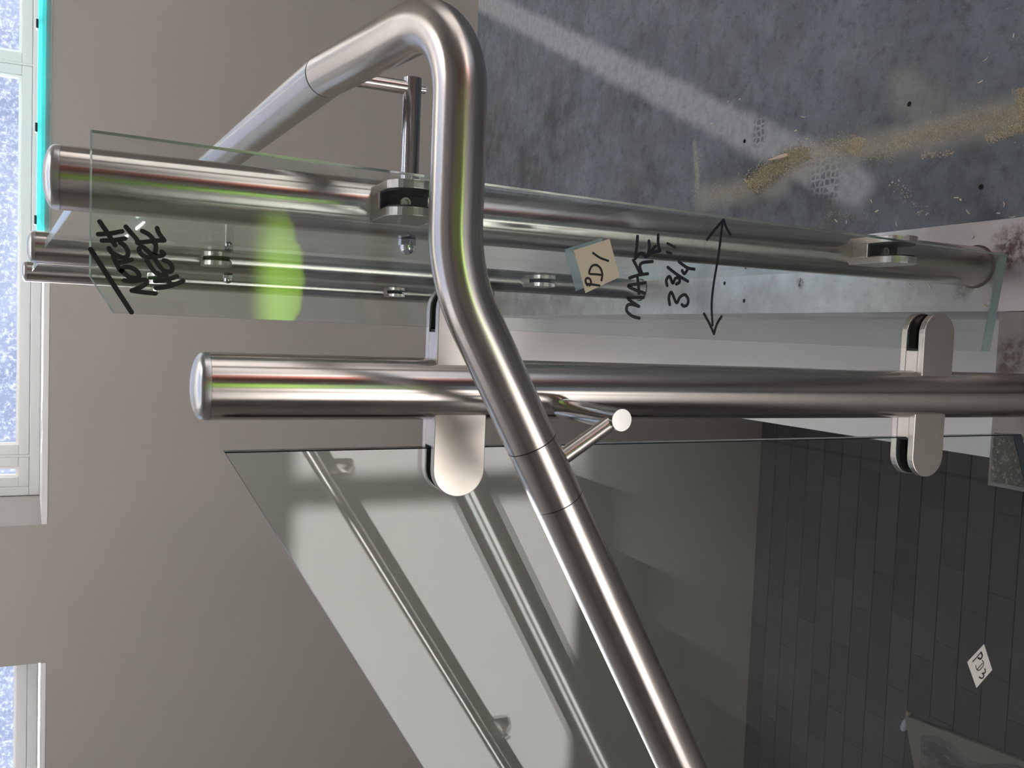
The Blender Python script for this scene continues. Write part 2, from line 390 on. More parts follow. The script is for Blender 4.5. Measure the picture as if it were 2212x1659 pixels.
# ------------------------------------------------------------------ room shell
YW, YF = 3.10, 3.61           # inner wall face, window plane
ZT = -1.63                    # lower tile floor
SILL_Z0, SILL_Z1 = 1.193, 1.232
HEAD = 2.54
wb = bpy.data.meshes.new('wall_back')
V, Fc = [], []
def add_prism_yz(poly, x0, x1):
    n = len(poly); b = len(V)
    V.extend([(x0, y, z) for y, z in poly] + [(x1, y, z) for y, z in poly])
    Fc.append(tuple(b + i for i in range(n))); Fc.append(tuple(b + 2 * n - 1 - i for i in range(n)))
    Fc.extend([(b + i, b + n + i, b + n + (i + 1) % n, b + (i + 1) % n) for i in range(n)])
add_prism_yz([(YW, ZT), (YW + .7, ZT), (YW + .7, SILL_Z1), (YF, SILL_Z1), (YW, SILL_Z0)], -4.4, 2.3)
for (a, b_) in ((-4.4, -3.9), (-1.095, -0.652), (1.5, 2.3)):
    add_prism_yz([(YW, SILL_Z0), (YF, SILL_Z1), (YW + .7, SILL_Z1), (YW + .7, HEAD), (YW, HEAD)], a, b_)
add_prism_yz([(YW, HEAD), (YW + .7, HEAD), (YW + .7, 3.1), (YW, 3.1)], -4.4, 2.3)
me = mesh_from(V, Fc); fix_normals(me)
wall_back = struct(link('wall_back', me, WALL), 'beige painted wall below the two window openings')
for x0, x1 in ((-0.652, 1.5), (-3.9, -1.095)):          # pale sloping sill boards
    o = prism('trim_1' if x0 > -1 else 'trim_2', [(YW - .001, SILL_Z0 - .012), (YF, SILL_Z1 - .012), (YF, SILL_Z1 + .004), (YW - .001, SILL_Z0 + .004)], 'x', x0 + .001, x1 - .001, SILL)
    struct(o, 'white window sill sloping into the room')
struct(box('wall_right', WALL, None, 2.3, 2.45, -1.6, YW + .7, ZT, 3.1), 'beige painted wall on the ramp side')
struct(box('wall_left', WALL, None, -4.55, -4.4, -1.6, YW + .7, ZT, 3.1), 'beige painted wall at the foot of the stair')
struct(box('wall_rear', WALL, None, -4.55, 2.45, -1.63, -1.48, ZT, 3.1), 'beige painted wall behind the stair')
SKX0, SKX1, SKY0, SKY1 = -1.7, 1.9, .55, 2.95
struct(link('ceiling', boxes_mesh([(-4.55, SKX0, -1.63, YW + .7, 3.1, 3.2), (SKX1, 2.45, -1.63, YW + .7, 3.1, 3.2), (SKX0, SKX1, -1.63, SKY0, 3.1, 3.2), (SKX0, SKX1, SKY1, YW + .7, 3.1, 3.2)]), CEIL), 'white ceiling')
struct(link('added_skylight_well', boxes_mesh([(SKX0 - .1, SKX0, SKY0 - .1, SKY1 + .1, 3.2, 4.4), (SKX1, SKX1 + .1, SKY0 - .1, SKY1 + .1, 3.2, 4.4), (SKX0, SKX1, SKY0 - .1, SKY0, 3.2, 4.4), (SKX0, SKX1, SKY1, SKY1 + .1, 3.2, 4.4)]), CEIL), 'unseen skylight well added for more top light')  # unseen skylight, added to brighten the room from above

DOORM = plain('oxide_red_paint', (0.22, 0.06, 0.04), 0.5)
door = empty('door_1', (1.4, -1.47, 0)); struct(door, 'oxide red door in the rear wall, mirrored in the steel posts')
under(bevel(link('leaf', boxes_mesh([(.98, 1.82, -1.479, -1.45, .005, 2.08)]), DOORM), .003), door)
under(bevel(link('door_frame', boxes_mesh([(.92, .978, -1.479, -1.42, 0, 2.15), (1.822, 1.88, -1.479, -1.42, 0, 2.15), (.978, 1.822, -1.479, -1.42, 2.083, 2.15)]), DOORM), .003), door)
lathe('handle', [(.024, 0), (.024, .008), (.009, .01), (.009, .045), (.022, .048), (.025, .065), (.012, .075)], (1.06, -1.45, 1.0), STEEL_FLAT, door, 24, Vector((0, 1, 0)))

# windows
def window(name, x0, x1, mullions, label):
    w = empty(name, ((x0 + x1) / 2, YF, SILL_Z1)); struct(w, label)
    zb, zt = SILL_Z1 + .004, HEAD - .002
    yb0, yb1 = YF, YF + .07
    fr = .034
    # outer frame
    me = boxes_mesh([(x0 + .002, x1 - .002, yb0, yb1, zb, zb + fr), (x0 + .002, x1 - .002, yb0, yb1, zt - fr, zt),
                     (x0 + .002, x0 + fr, yb0, yb1, zb + fr, zt - fr), (x1 - fr, x1 - .002, yb0, yb1, zb + fr, zt - fr)])
    under(bevel(link('frame', me, WHITE), .003), w)
    xs = [x0 + fr] + [v for m in mullions for v in (m - .004, m + .004)] + [x1 - fr]
    for i in range(0, len(xs), 2):
        a, b_ = xs[i], xs[i + 1]
        st = .034
        sash = boxes_mesh([(a, b_, yb0 + .004, yb1, zb + fr + .001, zb + fr + st), (a, b_, yb0 + .004, yb1, zt - fr - st, zt - fr),
                           (a, a + st, yb0 + .004, yb1, zb + fr + st, zt - fr - st), (b_ - st, b_, yb0 + .004, yb1, zb + fr + st, zt - fr - st)])
        s = under(bevel(link('sash', sash, WHITE), .002), w)
        bd = .010
        zl, zh = zb + fr + st, zt - fr - st
        bead = boxes_mesh([(a + st, b_ - st, yb0 + .014, yb0 + .03, zl, zl + bd), (a + st, b_ - st, yb0 + .014, yb0 + .03, zh - bd, zh),
                           (a + st, a + st + bd, yb0 + .014, yb0 + .03, zl + bd, zh - bd), (b_ - st - bd, b_ - st, yb0 + .014, yb0 + .03, zl + bd, zh - bd)])
        under(link('glazing_bead', bead, SILL), w)
        under(link('pane', boxes_mesh([(a + st, b_ - st, yb0 + .034, yb0 + .038, zl, zh)]), PANE), w)
    for m in mullions: under(link('mullion', boxes_mesh([(m - .004, m + .004, yb0 + .002, yb1, zb + fr, zt - fr)]), WHITE), w)
    return w
sc_ = YF / 3.22
window('window_1', -0.652, 1.5, [-0.451 * sc_, 0.787 * sc_], 'white framed window above the ramp, right of the pier')
window('window_2', -3.9, -1.095, [-3.66, -2.50], 'white framed window left of the pier')

bl = empty('added_blind', (-1.50, 3.57, HEAD)); tag(bl, 'unseen blind added to cut the sun beam beside the pier', 'blind')  # unseen blind, added to shorten the sunbeam that reaches the person
BLM = plain('added_blind_fabric', (0.6, 0.58, 0.54), 0.9)
tube('roller', [(-1.90, 3.57, HEAD - .03), (-1.10, 3.57, HEAD - .03)], .022, WHITE, bl, 20)
under(link('fabric', boxes_mesh([(-1.885, -1.11, 3.588, 3.590, 2.28, HEAD - .03)]), BLM), bl)
under(link('hem_bar', boxes_mesh([(-1.885, -1.11, 3.584, 3.594, 2.268, 2.28)]), WHITE), bl)

# ------------------------------------------------------------------ landing, ramp, stair, lower floor
RAMP_Y, RAMP_S = 1.2, 0.0
YEND = 2.57
def rz(y): return max(0.0, (y - RAMP_Y) * RAMP_S)
XN = .36                      # stair head
fl = boxes_mesh([(.167, 2.3, .60, YEND, -.1, 0), (XN, 2.3, -1.48, .60, -.1, 0)])
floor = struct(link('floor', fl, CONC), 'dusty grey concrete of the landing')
# ramp stringer: steel channel whose flange carries the posts
st_poly = [(.60, 0.0006), (RAMP_Y, 0.0006), (YEND, rz(YEND) + .0006), (YEND, rz(YEND) - .24), (RAMP_Y, -.24), (.60, -.24)]
ramp_stringer = prism('ramp_stringer', st_poly, 'x', .053, .167, PLATE)
tag(ramp_stringer, 'grey mill-finish steel stringer flange under the ramp posts', 'steel beam')
# curb left of the stringer carries the near post; the stair runs down beside it
cb = prism('curb', [(-.165, 0), (.052, 0), (.052, -.22), (-.165, -.22)], 'y', .660, .757, PLATE2)
tag(cb, 'brown stained steel curb under the near post', 'curb')
cg = prism('mortar_smear', [(-.16, .0004), (-.098, .0004), (-.103, .003), (-.155, .0025)], 'y', .665, .752, GRIT)
tag(cg, 'gritty mortar smear on the curb beside the sloped glass', 'mortar')
SS = 1.63 / 9 / .287
sg_ = prism('stair_stringer', [(-.166, -.10), (-2.4, -.10 - SS * 2.234), (-2.4, -.36 - SS * 2.234), (-.166, -.36)], 'y', .660, .757, PLATE2)
tag(sg_, 'sloping steel stair stringer under the sloped glass', 'steel beam')
NST, RISE, RUN = 9, 1.63 / 9, .287
for k in range(NST - 1):
    z = -(k + 1) * RISE; x1 = XN - .001 - k * RUN
    o = box('stair_tread', STAIR, None, x1 - RUN, x1, -1.48, .655, z - .16 if k < NST - 2 else ZT, z)
    struct(o); o['label'] = 'grey concrete stair step below the glass'
    box('nosing', RUBBER, o, x1 - .035, x1 + .002, -1.47, .65, z + .0002, z + .003)
struct(box('riser', STAIR, None, XN - .0005, XN + .0005, -1.48, .598, -RISE, -.1), 'grey riser at the stair head')
# low beige wall that carries the ramp
struct(box('wall_ramp', LEDGE_LIT, None, -.162, 2.3, .80, YW, ZT, -.245), 'low beige wall with a flat top under the ramp')
# lower floor with individual tiles
lower = struct(box('floor_lower', GROUT, None, -4.55, 2.45, -1.63, YW + .1, ZT - .1, ZT - .004), 'dark tiled floor of the lower level')
TW, TL = .0955, .268
tme = boxes_mesh([(-TL / 2 + .002, TL / 2 - .002, -TW / 2 + .0015, TW / 2 - .0015, -.008, 0)])
tme.materials.append(TILE)
rows = int(2.1 / TW)
offs = [0, .13, .045, .18, .09, .22, .03, .15]
n_tile = 0
for r in range(rows):
    yc = YW - TW * (r + .5)
    x = -.165 - TL / 2 - offs[r % 8] * .9 + .0
    while x > -2.75:
        if x + TL / 2 < -.163:
            o = bpy.data.objects.new('tile', tme); COL.objects.link(o); o.location = (x, yc, ZT); under(o, lower); n_tile += 1
        x -= TL

# ------------------------------------------------------------------ posts
PR = 0.0254
def clamp(parent, origin, d, z, open_jaw=False):
    """glass clamp: two D-shaped jaws on a block, pointing along d (unit, horizontal) from the post axis origin"""
    d = Vector((d[0], d[1], 0)); s = Vector((-d.y, d.x, 0)); O = Vector((origin[0], origin[1], z))
    hz = .0225; r0, r1 = .0195, .088; th0, th1 = .0075, .0150
    def outline(r0):
        pts = [(r0, -hz), (r1 - hz, -hz)]
        pts += [(r1 - hz + hz * math.sin(a), -hz * math.cos(a)) for a in [math.pi * i / 16 for i in range(1, 16)]]
        return pts + [(r1 - hz, hz), (r0, hz)]
    V, Fc = [], []
    def slab(poly, t0, t1):
        n = len(poly); b = len(V)
        for t in (t0, t1): V.extend([O + d * p[0] + s * t + Vector((0, 0, p[1])) for p in poly])
        Fc.append(tuple(b + i for i in range(n))); Fc.append(tuple(b + 2 * n - 1 - i for i in range(n)))
        Fc.extend([(b + i, b + (i + 1) % n, b + n + (i + 1) % n, b + n + i) for i in range(n)])
    slab(outline(r0), -th1, -th0); slab(outline(r0), th0, th1)
    slab([(r0 + .003, -hz + .0002), (.047, -hz + .0002), (.047, hz - .0002), (r0 + .003, hz - .0002)], -th0 - .0002, th0 + .0002)
    me = mesh_from(V, Fc); fix_normals(me)
    c = link('clamp', me, STEEL_FLAT); bevel(c, .0007, 2); under(c, parent)
    # rubber liner on the inside of both jaws
    V, Fc = [], []
    g = [(p[0] if p[0] > .05 else .0475, p[1] * .93) for p in outline(.0475)]
    g = [(.0475 + (p[0] - .0475) * .97, p[1]) for p in g]
    slab(g, -th0 + .0001, -th0 + .0014); slab(g, th0 - .0014, th0 - .0001)
    slab([(.0472, -hz * .93), (.049, -hz * .93), (.049, hz * .93), (.0472, hz * .93)], -th0 + .0001, th0 - .0001)
    me = mesh_from(V, Fc); fix_normals(me)
    gk = link('gasket', me, RUBBER); gk.parent = c; gk.matrix_parent_inverse = c.matrix_world.inverted() if False else Matrix.Identity(4)
    if open_jaw:
        sc = lathe('screw', [(.0046, 0), (.0046, .004), (.0030, .004), (.0030, .0015), (.00001, .0015)], O + d * .049, STEEL_FLAT, None, 20, d)
        sc.parent = c
    return c
def post(label, x, y, z0, z1, clamps, ring=True):
    t = empty('guard_post', (x, y, z0)); tag(t, label, 'post', 'stainless guard posts')
    tube('tube', [(x, y, z0), (x, y, z0 + (z1 - z0) * .5), (x, y, z1 - .0045)], PR, STEEL_POST, t, 64)
    lathe('cap', [(PR - .0006, -.0052), (PR - .0006, -.0044), (PR, -.0042), (PR, -.0004)] + [(PR * math.sin(a), .0088 * (math.cos(a) - math.cos(math.pi / 2)) * 1.0) for a in [math.pi / 2 * (1 - i / 10) for i in range(1, 11)]], (x, y, z1), CAPM, t, 64)
    lathe('weld_ring', [(PR + .0022, 0), (PR + .0016, .0012), (PR + .0002, .002)], (x, y, z0), WELD, t, 40)
    for (d, z, op) in clamps: clamp(t, (x, y), d, z, op)
    return t
AX, AY = -.047, .690
BX, BY = .110, .795
CXp, CYp = .108, 1.585
DXp, DYp = .105, 2.385
post('near brushed steel post with clamps holding glass on both sides', AX, AY, 0.0, .944, [((1, 0), .744, False), ((-1, 0), .744, False), ((1, 0), .200, False), ((-1, 0), .206, False)])
post('brushed steel post behind the marked glass strip with empty clamps facing out', BX, BY, 0.0006, 1.048, [((0, -1), .776, True), ((0, -1), .213, True), ((0, 1), .757, False), ((0, 1), .165, False)])
post('brushed steel ramp post, second back from the marked glass strip', CXp, CYp, rz(CYp), 1.119, [((0, -1), .850, False), ((0, -1), .258, False), ((0, 1), .850, False), ((0, 1), .258, False)])
post('farthest brushed steel ramp post', DXp, DYp, rz(DYp), 1.191, [((0, -1), .905, False), ((0, -1), .305, False)])

# ------------------------------------------------------------------ glass panels
def panel(name, label, poly, axis, a, b, mat, edge, group='glass guard panels'):
    t = empty(name); tag(t, label, 'glass panel', group)
    n = len(poly)
    def p3(p, t_): return {'y': (p[0], t_, p[1]), 'x': (t_, p[0], p[1])}[axis]
    c = [sum(p[i] for p in poly) / n for i in (0, 1)]
    ch = .0009
    inn = []
    for p in poly:
        v = Vector((c[0] - p[0], c[1] - p[1])).normalized() * ch * 1.3; inn.append((p[0] + v.x, p[1] + v.y))
    V = [p3(p, a) for p in inn] + [p3(p, b) for p in inn] + [p3(p, a + ch) for p in poly] + [p3(p, b - ch) for p in poly]
    Fc = [tuple(range(n)), tuple(range(2 * n - 1, n - 1, -1))]
    for i in range(n):
        j = (i + 1) % n
        Fc += [(i, j, 2 * n + j, 2 * n + i), (2 * n + i, 2 * n + j, 3 * n + j, 3 * n + i), (3 * n + i, 3 * n + j, n + j, n + i)]
    me = mesh_from(V, Fc); fix_normals(me)
    o = link('pane', me, [mat, edge]); under(o, t)
    for k, p in enumerate(me.polygons): p.material_index = 0 if k < 2 else 1
    return t
GY0, GY1 = .6842, .6958       # glass strip between the jaws of the near post
pts1 = [at_y(*q, GY0) for q in ((195, 279), (192, 597), (244, 676), (2140, 760), (2178, 549))]
poly1 = [(p.x, p.z) for p in pts1]
strip = panel('glass_strip', 'narrow clear glass strip covered in black marker notes, clipped corner', poly1, 'y', GY0, GY1, GLASS, EDGE)
pa = at_y(485, 977, .684); pb = at_y(915, 1659, .684); sl = (pa.z - pb.z) / (pa.x - pb.x)
XL = -1.75
poly3 = [(pa.x, pa.z), (XL, pa.z + sl * (XL - pa.x)), (XL, .045 + .45 * (XL - pa.x)), (pa.x + .004, .045)]
stair_glass = panel('glass_balustrade', 'large sloped glass panel beside the stair with a white diamond tag', poly3, 'y', GY0, GY1, GLASS2, EDGE_DARK)
GX0, GX1 = .104, .116
panel('glass_balustrade', 'first ramp glass panel behind the marked strip', [(BY + .050, .10), (BY + .050, 1.03), (CYp - .050, 1.10), (CYp - .050, .165)], 'x', GX0, GX1, GLASS, EDGE)
panel('glass_balustrade', 'second ramp glass panel between the two farthest posts', [(CYp + .050, .17), (CYp + .050, 1.105), (DYp - .050, 1.175), (DYp - .050, .235)], 'x', GX0 - .002, GX1 - .002, GLASS, EDGE)

# ------------------------------------------------------------------ handrail
RR = 0.01905
RY = .580
h_lvl = .790
pL = at_y(1470, 1652, RY); pK = at_y(1148, 956, RY)
slp = (pK.z - pL.z) / (pK.x - pL.x)
xk = pK.x + (h_lvl - pK.z) / slp
K1 = Vector((xk, RY, h_lvl)); K2 = Vector((.222, RY, h_lvl))
PJ = at_x(705, 163, .222); PQ = at_x(470, 351, .217)
dirR = (PQ - PJ).normalized()
FAR = PJ + dirR * 1.9
LEFT = Vector((-1.75, RY, h_lvl + slp * (-1.75 - xk)))
mid_r = PJ - dirR * .07
arcA = arc(LEFT, K1, K2, .14, 16)
arcB = arc(K1, K2, mid_r, .062, 20)
def on_left(px, py):           # where a seam ring crosses the sloping rail
    p = at_y(px, py, RY); return Vector((p.x, RY, h_lvl + slp * (p.x - xk)))
S1 = on_left(1147, 957); S2 = on_left(1213, 1080)
PJ2 = PJ
rail = empty('handrail', (0, RY, h_lvl)); tag(rail, 'brushed steel handrail bending over the near post and up the ramp', 'handrail')
gap = .0004
uL = (S2 - S1).normalized()
tube('rail_tube', [LEFT, (LEFT + S2) / 2, S2 + uL * gap], RR, STEEL, rail, 64)
tube('sleeve', [S2 - uL * gap, (S1 + S2) / 2, S1 + uL * gap], RR * 1.004, STEEL, rail, 64)
bend_pts = [S1 - uL * gap, (S1 * .5 + arcA[0] * .5)] + arcA + [arcA[-1] * .66 + arcB[0] * .34, arcA[-1] * .33 + arcB[0] * .67] + arcB + [arcB[-1] * .5 + (PJ) * .5, PJ - dirR * gap]
tube('bend', bend_pts, RR, STEEL, rail, 64)
tube('rail_tube', [PJ + dirR * gap, PJ + dirR * .6, FAR], RR, STEEL, rail, 64)
for Sx, u in ((S1, uL), (S2, uL), (PJ, dirR)):
    tube('seam', [Sx - u * .003, Sx + u * .003], RR * .985, SEAM, rail, 48)
# brackets
def bracket(post_pt, elbow, rail_pt, r1=.0085, r2=.0062, nub=None):
    post_pt, elbow, rail_pt = Vector(post_pt), Vector(elbow), Vector(rail_pt)
    d1 = (elbow - post_pt).normalized()
    a = tube('bracket_arm', [post_pt, elbow + d1 * .009], r1, STEEL_ARM, rail, 28)
    b = tube('bracket_pin', [elbow, rail_pt], r2, STEEL, rail, 24)
    if nub is not None:
        d2 = (elbow - rail_pt).normalized()
        tube('pin_end', [elbow + d2 * (r1 - .001), elbow + d2 * (r1 + .004)], .0032, POLISH, rail, 16)
eA = at_y(1330, 905, RY)
rA = at_y(1215, 988, RY)
bracket((eA.x, AY - PR + .003, eA.z), (eA.x, RY, eA.z), rA)
def zr(y): return PJ.z + dirR.z / dirR.y * (y - PJ.y)
def xr_(y): return PJ.x + dirR.x / dirR.y * (y - PJ.y)
for (px, py_, zz) in ((BX, BY, .757), (CXp, CYp, .826), (DXp, DYp, .905)):
    bracket((px + PR - .003, py_, zz), (xr_(py_), py_, zz), (xr_(py_), py_, zr(py_) - RR + .002), nub=True)
    # acorn nut on the other side of the post
    n = empty('acorn_nut', (px - PR, py_, zz)); tag(n, {BX: 'chrome acorn nut on the post behind the marked strip', CXp: 'chrome acorn nut on the second ramp post', DXp: 'chrome acorn nut on the farthest ramp post'}[px], 'nut', 'acorn nuts')
    hexp = [(.0085 * math.cos(math.pi / 3 * k), .0085 * math.sin(math.pi / 3 * k)) for k in range(6)]
    V = [(px - PR - t, py_ + a, zz + b) for t in (0, .006) for a, b in hexp]
    me = mesh_from(V, [tuple(range(6)), tuple(range(11, 5, -1))] + [(i, (i + 1) % 6, 6 + (i + 1) % 6, 6 + i) for i in range(6)]); fix_normals(me)
    under(bevel(link('hex', me, POLISH), .0005), n)
    lathe('dome', [(.0068, .0055)] + [(.0068 * math.cos(a), .008 + .0068 * math.sin(a)) for a in [math.pi / 2 * i / 8 for i in range(9)]], (px - PR, py_, zz), POLISH, n, 24, Vector((-1, 0, 0)))

# wall handrail behind the stair, mirrored in the sloped glass
def mir(x, y, yy):           # a point seen by reflection in the glass at the wall plane yy
    p = at_y(x, y, 2 * .684 - yy); return Vector((p.x, yy, p.z))
wr0 = mir(668, 975, -1.40); wr1 = mir(1080, 1640, -1.40); wd = (wr1 - wr0).normalized()
wrail = empty('wall_handrail', wr0); tag(wrail, 'wall mounted steel handrail mirrored in the sloped glass panel', 'handrail')
tube('rail_tube', [wr0 - wd * .7, wr0, wr1, wr1 + wd * 2.0], RR, STEEL, wrail, 40)
for q in ((770, 1015), (1070, 1575)):
    w = mir(*q, -1.48); t = (w.x - wr0.x) / wd.x; on = wr0 + wd * t
    lathe('rosette', [(.036, 0), (.036, .004), (.03, .008), (.012, .009)], (w.x, -1.48, on.z - .085), STEEL_FLAT, wrail, 32, Vector((0, 1, 0)))
    tube('bracket_arm', arc((w.x, -1.48, on.z - .085), (w.x, -1.40, on.z - .085), (w.x, -1.40, on.z), .02, 8) and [Vector((w.x, -1.478, on.z - .085))] + arc((w.x, -1.48, on.z - .085), (w.x, -1.40, on.z - .085), (w.x, -1.40, on.z), .02, 8) + [Vector((w.x, -1.40, on.z - RR + .002))], .007, POLISH, wrail, 16)

# ------------------------------------------------------------------ marker notes and paper tags
def smooth_path(pts, n=6):
    P = [Vector(p) for p in pts]
    if len(P) < 3: return P
    out = []
    for i in range(len(P) - 1):
        p0, p1, p2, p3 = P[max(i - 1, 0)], P[i], P[i + 1], P[min(i + 2, len(P) - 1)]
        for k in range(n):
            t = k / n
            out.append(0.5 * ((2 * p1) + (-p0 + p2) * t + (2 * p0 - 5 * p1 + 4 * p2 - p3) * t * t + (-p0 + 3 * p1 - 3 * p2 + p3) * t ** 3))
    return out + [P[-1]]
def ink(name, strokes, width, y, mat, parent, smooth=True, lift=.00012):
    V, Fc = [], []
    for si, st in enumerate(strokes):
        w = width
        if isinstance(st, tuple) and isinstance(st[0], (int, float)): w, st = st[0] * width, st[1]
        pts = [at_y(px, py, y) for px, py in st]
        q = smooth_path([(p.x, p.z) for p in pts]) if smooth else [Vector((p.x, p.z)) for p in pts]
        yy = y - lift - .00002 * (si % 9)
        n = len(q); b = len(V)
        for i in range(n):
            t = (q[min(i + 1, n - 1)] - q[max(i - 1, 0)]); t = t.normalized() if t.length > 1e-9 else Vector((1, 0))
            nn = Vector((-t.y, t.x)) * w / 2
            V += [(q[i].x + nn.x, yy, q[i].y + nn.y), (q[i].x - nn.x, yy, q[i].y - nn.y)]
        Fc += [(b + 2 * i, b + 2 * i + 1, b + 2 * i + 3, b + 2 * i + 2) for i in range(n - 1)]
        for e, sgn in ((0, -1), (n - 1, 1)):
            t = (q[min(e + 1, n - 1)] - q[max(e - 1, 0)]).normalized() * sgn
            a0 = math.atan2(t.y, t.x); c0 = len(V); V.append((q[e].x, yy, q[e].y))
            for k in range(9):
                a = a0 - math.pi / 2 + math.pi * k / 8; V.append((q[e].x + math.cos(a) * w / 2, yy, q[e].y + math.sin(a) * w / 2))
            Fc += [(c0, c0 + 1 + k, c0 + 2 + k) for k in range(8)]
    o = link(name, mesh_from(V, Fc), mat); under(o, parent); return o
def cr(ox, oy, s, st):
    out = []
    for e in st:
        if isinstance(e, tuple): out.append((e[0], [(ox + a / s, oy + b / s) for a, b in e[1]]))
        else: out.append([(ox + a / s, oy + b / s) for a, b in e])
    return out
s1 = 6.637
notch = cr(180, 450, s1, [
    [(215, 372), (390, 360), (555, 330)], [(270, 463), (430, 458), (598, 432)], [(235, 190), (330, 330), (400, 440), (455, 528)],
    [(368, 572), (400, 625), (470, 670), (560, 705), (625, 690), (640, 620), (595, 540), (530, 490)],
    [(430, 680), (475, 790), (530, 890)], [(485, 785), (590, 765), (688, 738)],
    [(545, 900), (590, 845), (680, 850), (765, 900), (800, 965), (760, 1000), (660, 985), (590, 930), (545, 890)],
    [(585, 1035), (720, 1045), (840, 1025), (900, 1030), (905, 1075), (840, 1120), (695, 1180)], [(695, 1180), (830, 1200), (1030, 1222)],
    [(775, 490), (900, 480), (1030, 465), (1160, 460)], [(610, 265), (700, 370), (760, 440), (790, 500)], [(845, 325), (930, 370), (1000, 440), (1010, 490)], [(1058, 285), (1085, 360), (1160, 460)],
    [(1035, 500), (1040, 590), (1015, 660), (960, 700), (880, 690), (815, 640), (800, 580), (845, 552), (900, 590), (970, 650), (1050, 685), (1120, 680), (1155, 650), (1120, 622)],
    [(1000, 680), (1060, 780), (1120, 860), (1190, 930)], [(910, 750), (960, 830), (1030, 915), (1110, 955), (1180, 930)], [(1155, 745), (1220, 770), (1270, 830), (1270, 890), (1230, 910), (1185, 900)],
    [(1030, 1045), (1150, 1035), (1260, 1005), (1340, 975)], [(1040, 1145), (1170, 1130), (1310, 1090), (1430, 1042)], [(1180, 940), (1215, 1030), (1265, 1110)],
    (1.05, [(105, 590), (300, 890), (690, 1490)])])
WM = .0030
ink('marker_writing', notch, WM * 1.08, GY0, INK, strip)['label'] = 'black marker words NOTCH HERE with a cut line'
s2 = 5.027
make = cr(1180, 470, s2, [
    [(1008, 1092), (925, 1065), (872, 1010), (885, 950), (940, 945), (1005, 965)], [(1005, 965), (930, 915), (885, 872), (970, 868), (1055, 868)],
    [(1065, 820), (980, 790), (900, 755), (900, 735), (980, 722), (1070, 708)], [(990, 655), (1000, 740), (1005, 825)],
    [(905, 655), (1000, 625), (1100, 610)], [(945, 465), (980, 530), (1020, 615)], [(1035, 600), (1015, 530), (1045, 490), (1150, 478)],
    [(990, 205), (980, 330), (965, 445)], [(965, 445), (1010, 395), (1055, 395), (1080, 430), (1140, 385), (1235, 360)], [(1235, 360), (1215, 290), (1215, 190)], [(1115, 255), (1118, 330), (1105, 400)], [(1130, 375), (1185, 310)],
    (.8, [(1315, 280), (1400, 325)]), (.8, [(1310, 375), (1355, 388)]),
    [(1340, 945), (1330, 870), (1358, 812), (1412, 925), (1450, 865), (1505, 838), (1540, 890), (1530, 945), (1495, 962), (1472, 945)],
    [(1312, 738), (1302, 680), (1338, 640), (1372, 712), (1400, 660), (1440, 660), (1445, 700), (1410, 722)], [(1318, 540), (1420, 620), (1535, 692)], [(1438, 480), (1530, 545), (1605, 560)], [(1540, 550), (1500, 610), (1475, 575)],
    (.85, [(1915, 50), (1870, 400), (1820, 700), (1795, 940), (1805, 1170)]), (.9, [(1745, 240), (1830, 130), (1925, 25)]), (.9, [(1925, 25), (1955, 110), (2000, 185)]),
    (.9, [(1712, 1045), (1770, 1150), (1820, 1262)]), (.9, [(1820, 1262), (1850, 1160), (1900, 1075)])])
ink('marker_writing', make, WM, GY0, INK, strip)['label'] = 'black marker words MAKE 3 3/4 inch with a double arrow'
PAPER = plain('cream_paper', (0.80, 0.70, 0.57), 0.8)
PAPER_W = plain('white_paper', (0.78, 0.78, 0.74), 0.8)
def quad(name, corners, y, mat, parent, t=.00025):
    P = [at_y(*c, y) for c in corners]
    V = [(p.x, y, p.z) for p in P] + [(p.x, y - t, p.z) for p in P]
    me = mesh_from(V, [(0, 1, 2, 3), (7, 6, 5, 4)] + [(i, (i + 1) % 4, 4 + (i + 1) % 4, 4 + i) for i in range(4)]); fix_normals(me)
    o = link(name, me, mat); under(o, parent); return o
mt, nt, N, L, b = new_mat('translucent_blue'); b.inputs['Base Color'].default_value = (0.42, 0.58, 0.66, 1); b.inputs['Alpha'].default_value = 0.42; b.inputs['Roughness'].default_value = 0.3
BLUE_QUAD = mt
quad('blue_quad', cr(1180, 470, s2, [[(197, 345), (600, 222), (720, 640), (320, 800)]])[0], GY0 - .00005, BLUE_QUAD, strip, .0001)  # translucent bluish quad, offset behind the paper tag
pt = quad('paper_tag', cr(1180, 470, s2, [[(297, 355), (685, 230), (797, 645), (425, 820)]])[0], GY0 - .0002, PAPER, strip)
pt['label'] = 'cream paper tag lettered PD1'
pd1 = cr(1180, 470, s2, [[(578, 738), (510, 728), (440, 722)], [(445, 735), (425, 690), (440, 658), (470, 665), (485, 700), (470, 738)],
                          [(598, 682), (608, 620), (590, 555), (545, 516), (495, 528), (467, 585), (475, 612), (530, 615), (590, 622)], [(508, 385), (580, 435), (672, 470)]])
ink('pen_writing', pd1, .0020, GY0 - .00045, PEN, strip)
pt3 = quad('paper_tag', cr(1900, 1350, 5.369, [[(1015, 430), (1210, 222), (1305, 520), (1122, 730)]])[0], GY0 - .0001, PAPER_W, stair_glass)
pt3['label'] = 'white diamond paper tag lettered PD3'
pd3 = cr(1900, 1350, 5.369, [(.9, [(1080, 425), (1130, 370), (1178, 312)]), (1.3, [(1175, 318), (1190, 355), (1172, 392), (1142, 382)]),
                              (.7, [(1116, 470), (1122, 508), (1148, 526), (1185, 495), (1207, 450), (1190, 408)]), (.7, [(1135, 510), (1190, 445)]),
                              [(1220, 508), (1224, 550), (1190, 562)], [(1195, 560), (1208, 590), (1185, 618), (1155, 604)]])
ink('pen_writing', pd3, .0017, GY0 - .00035, PEN, stair_glass)

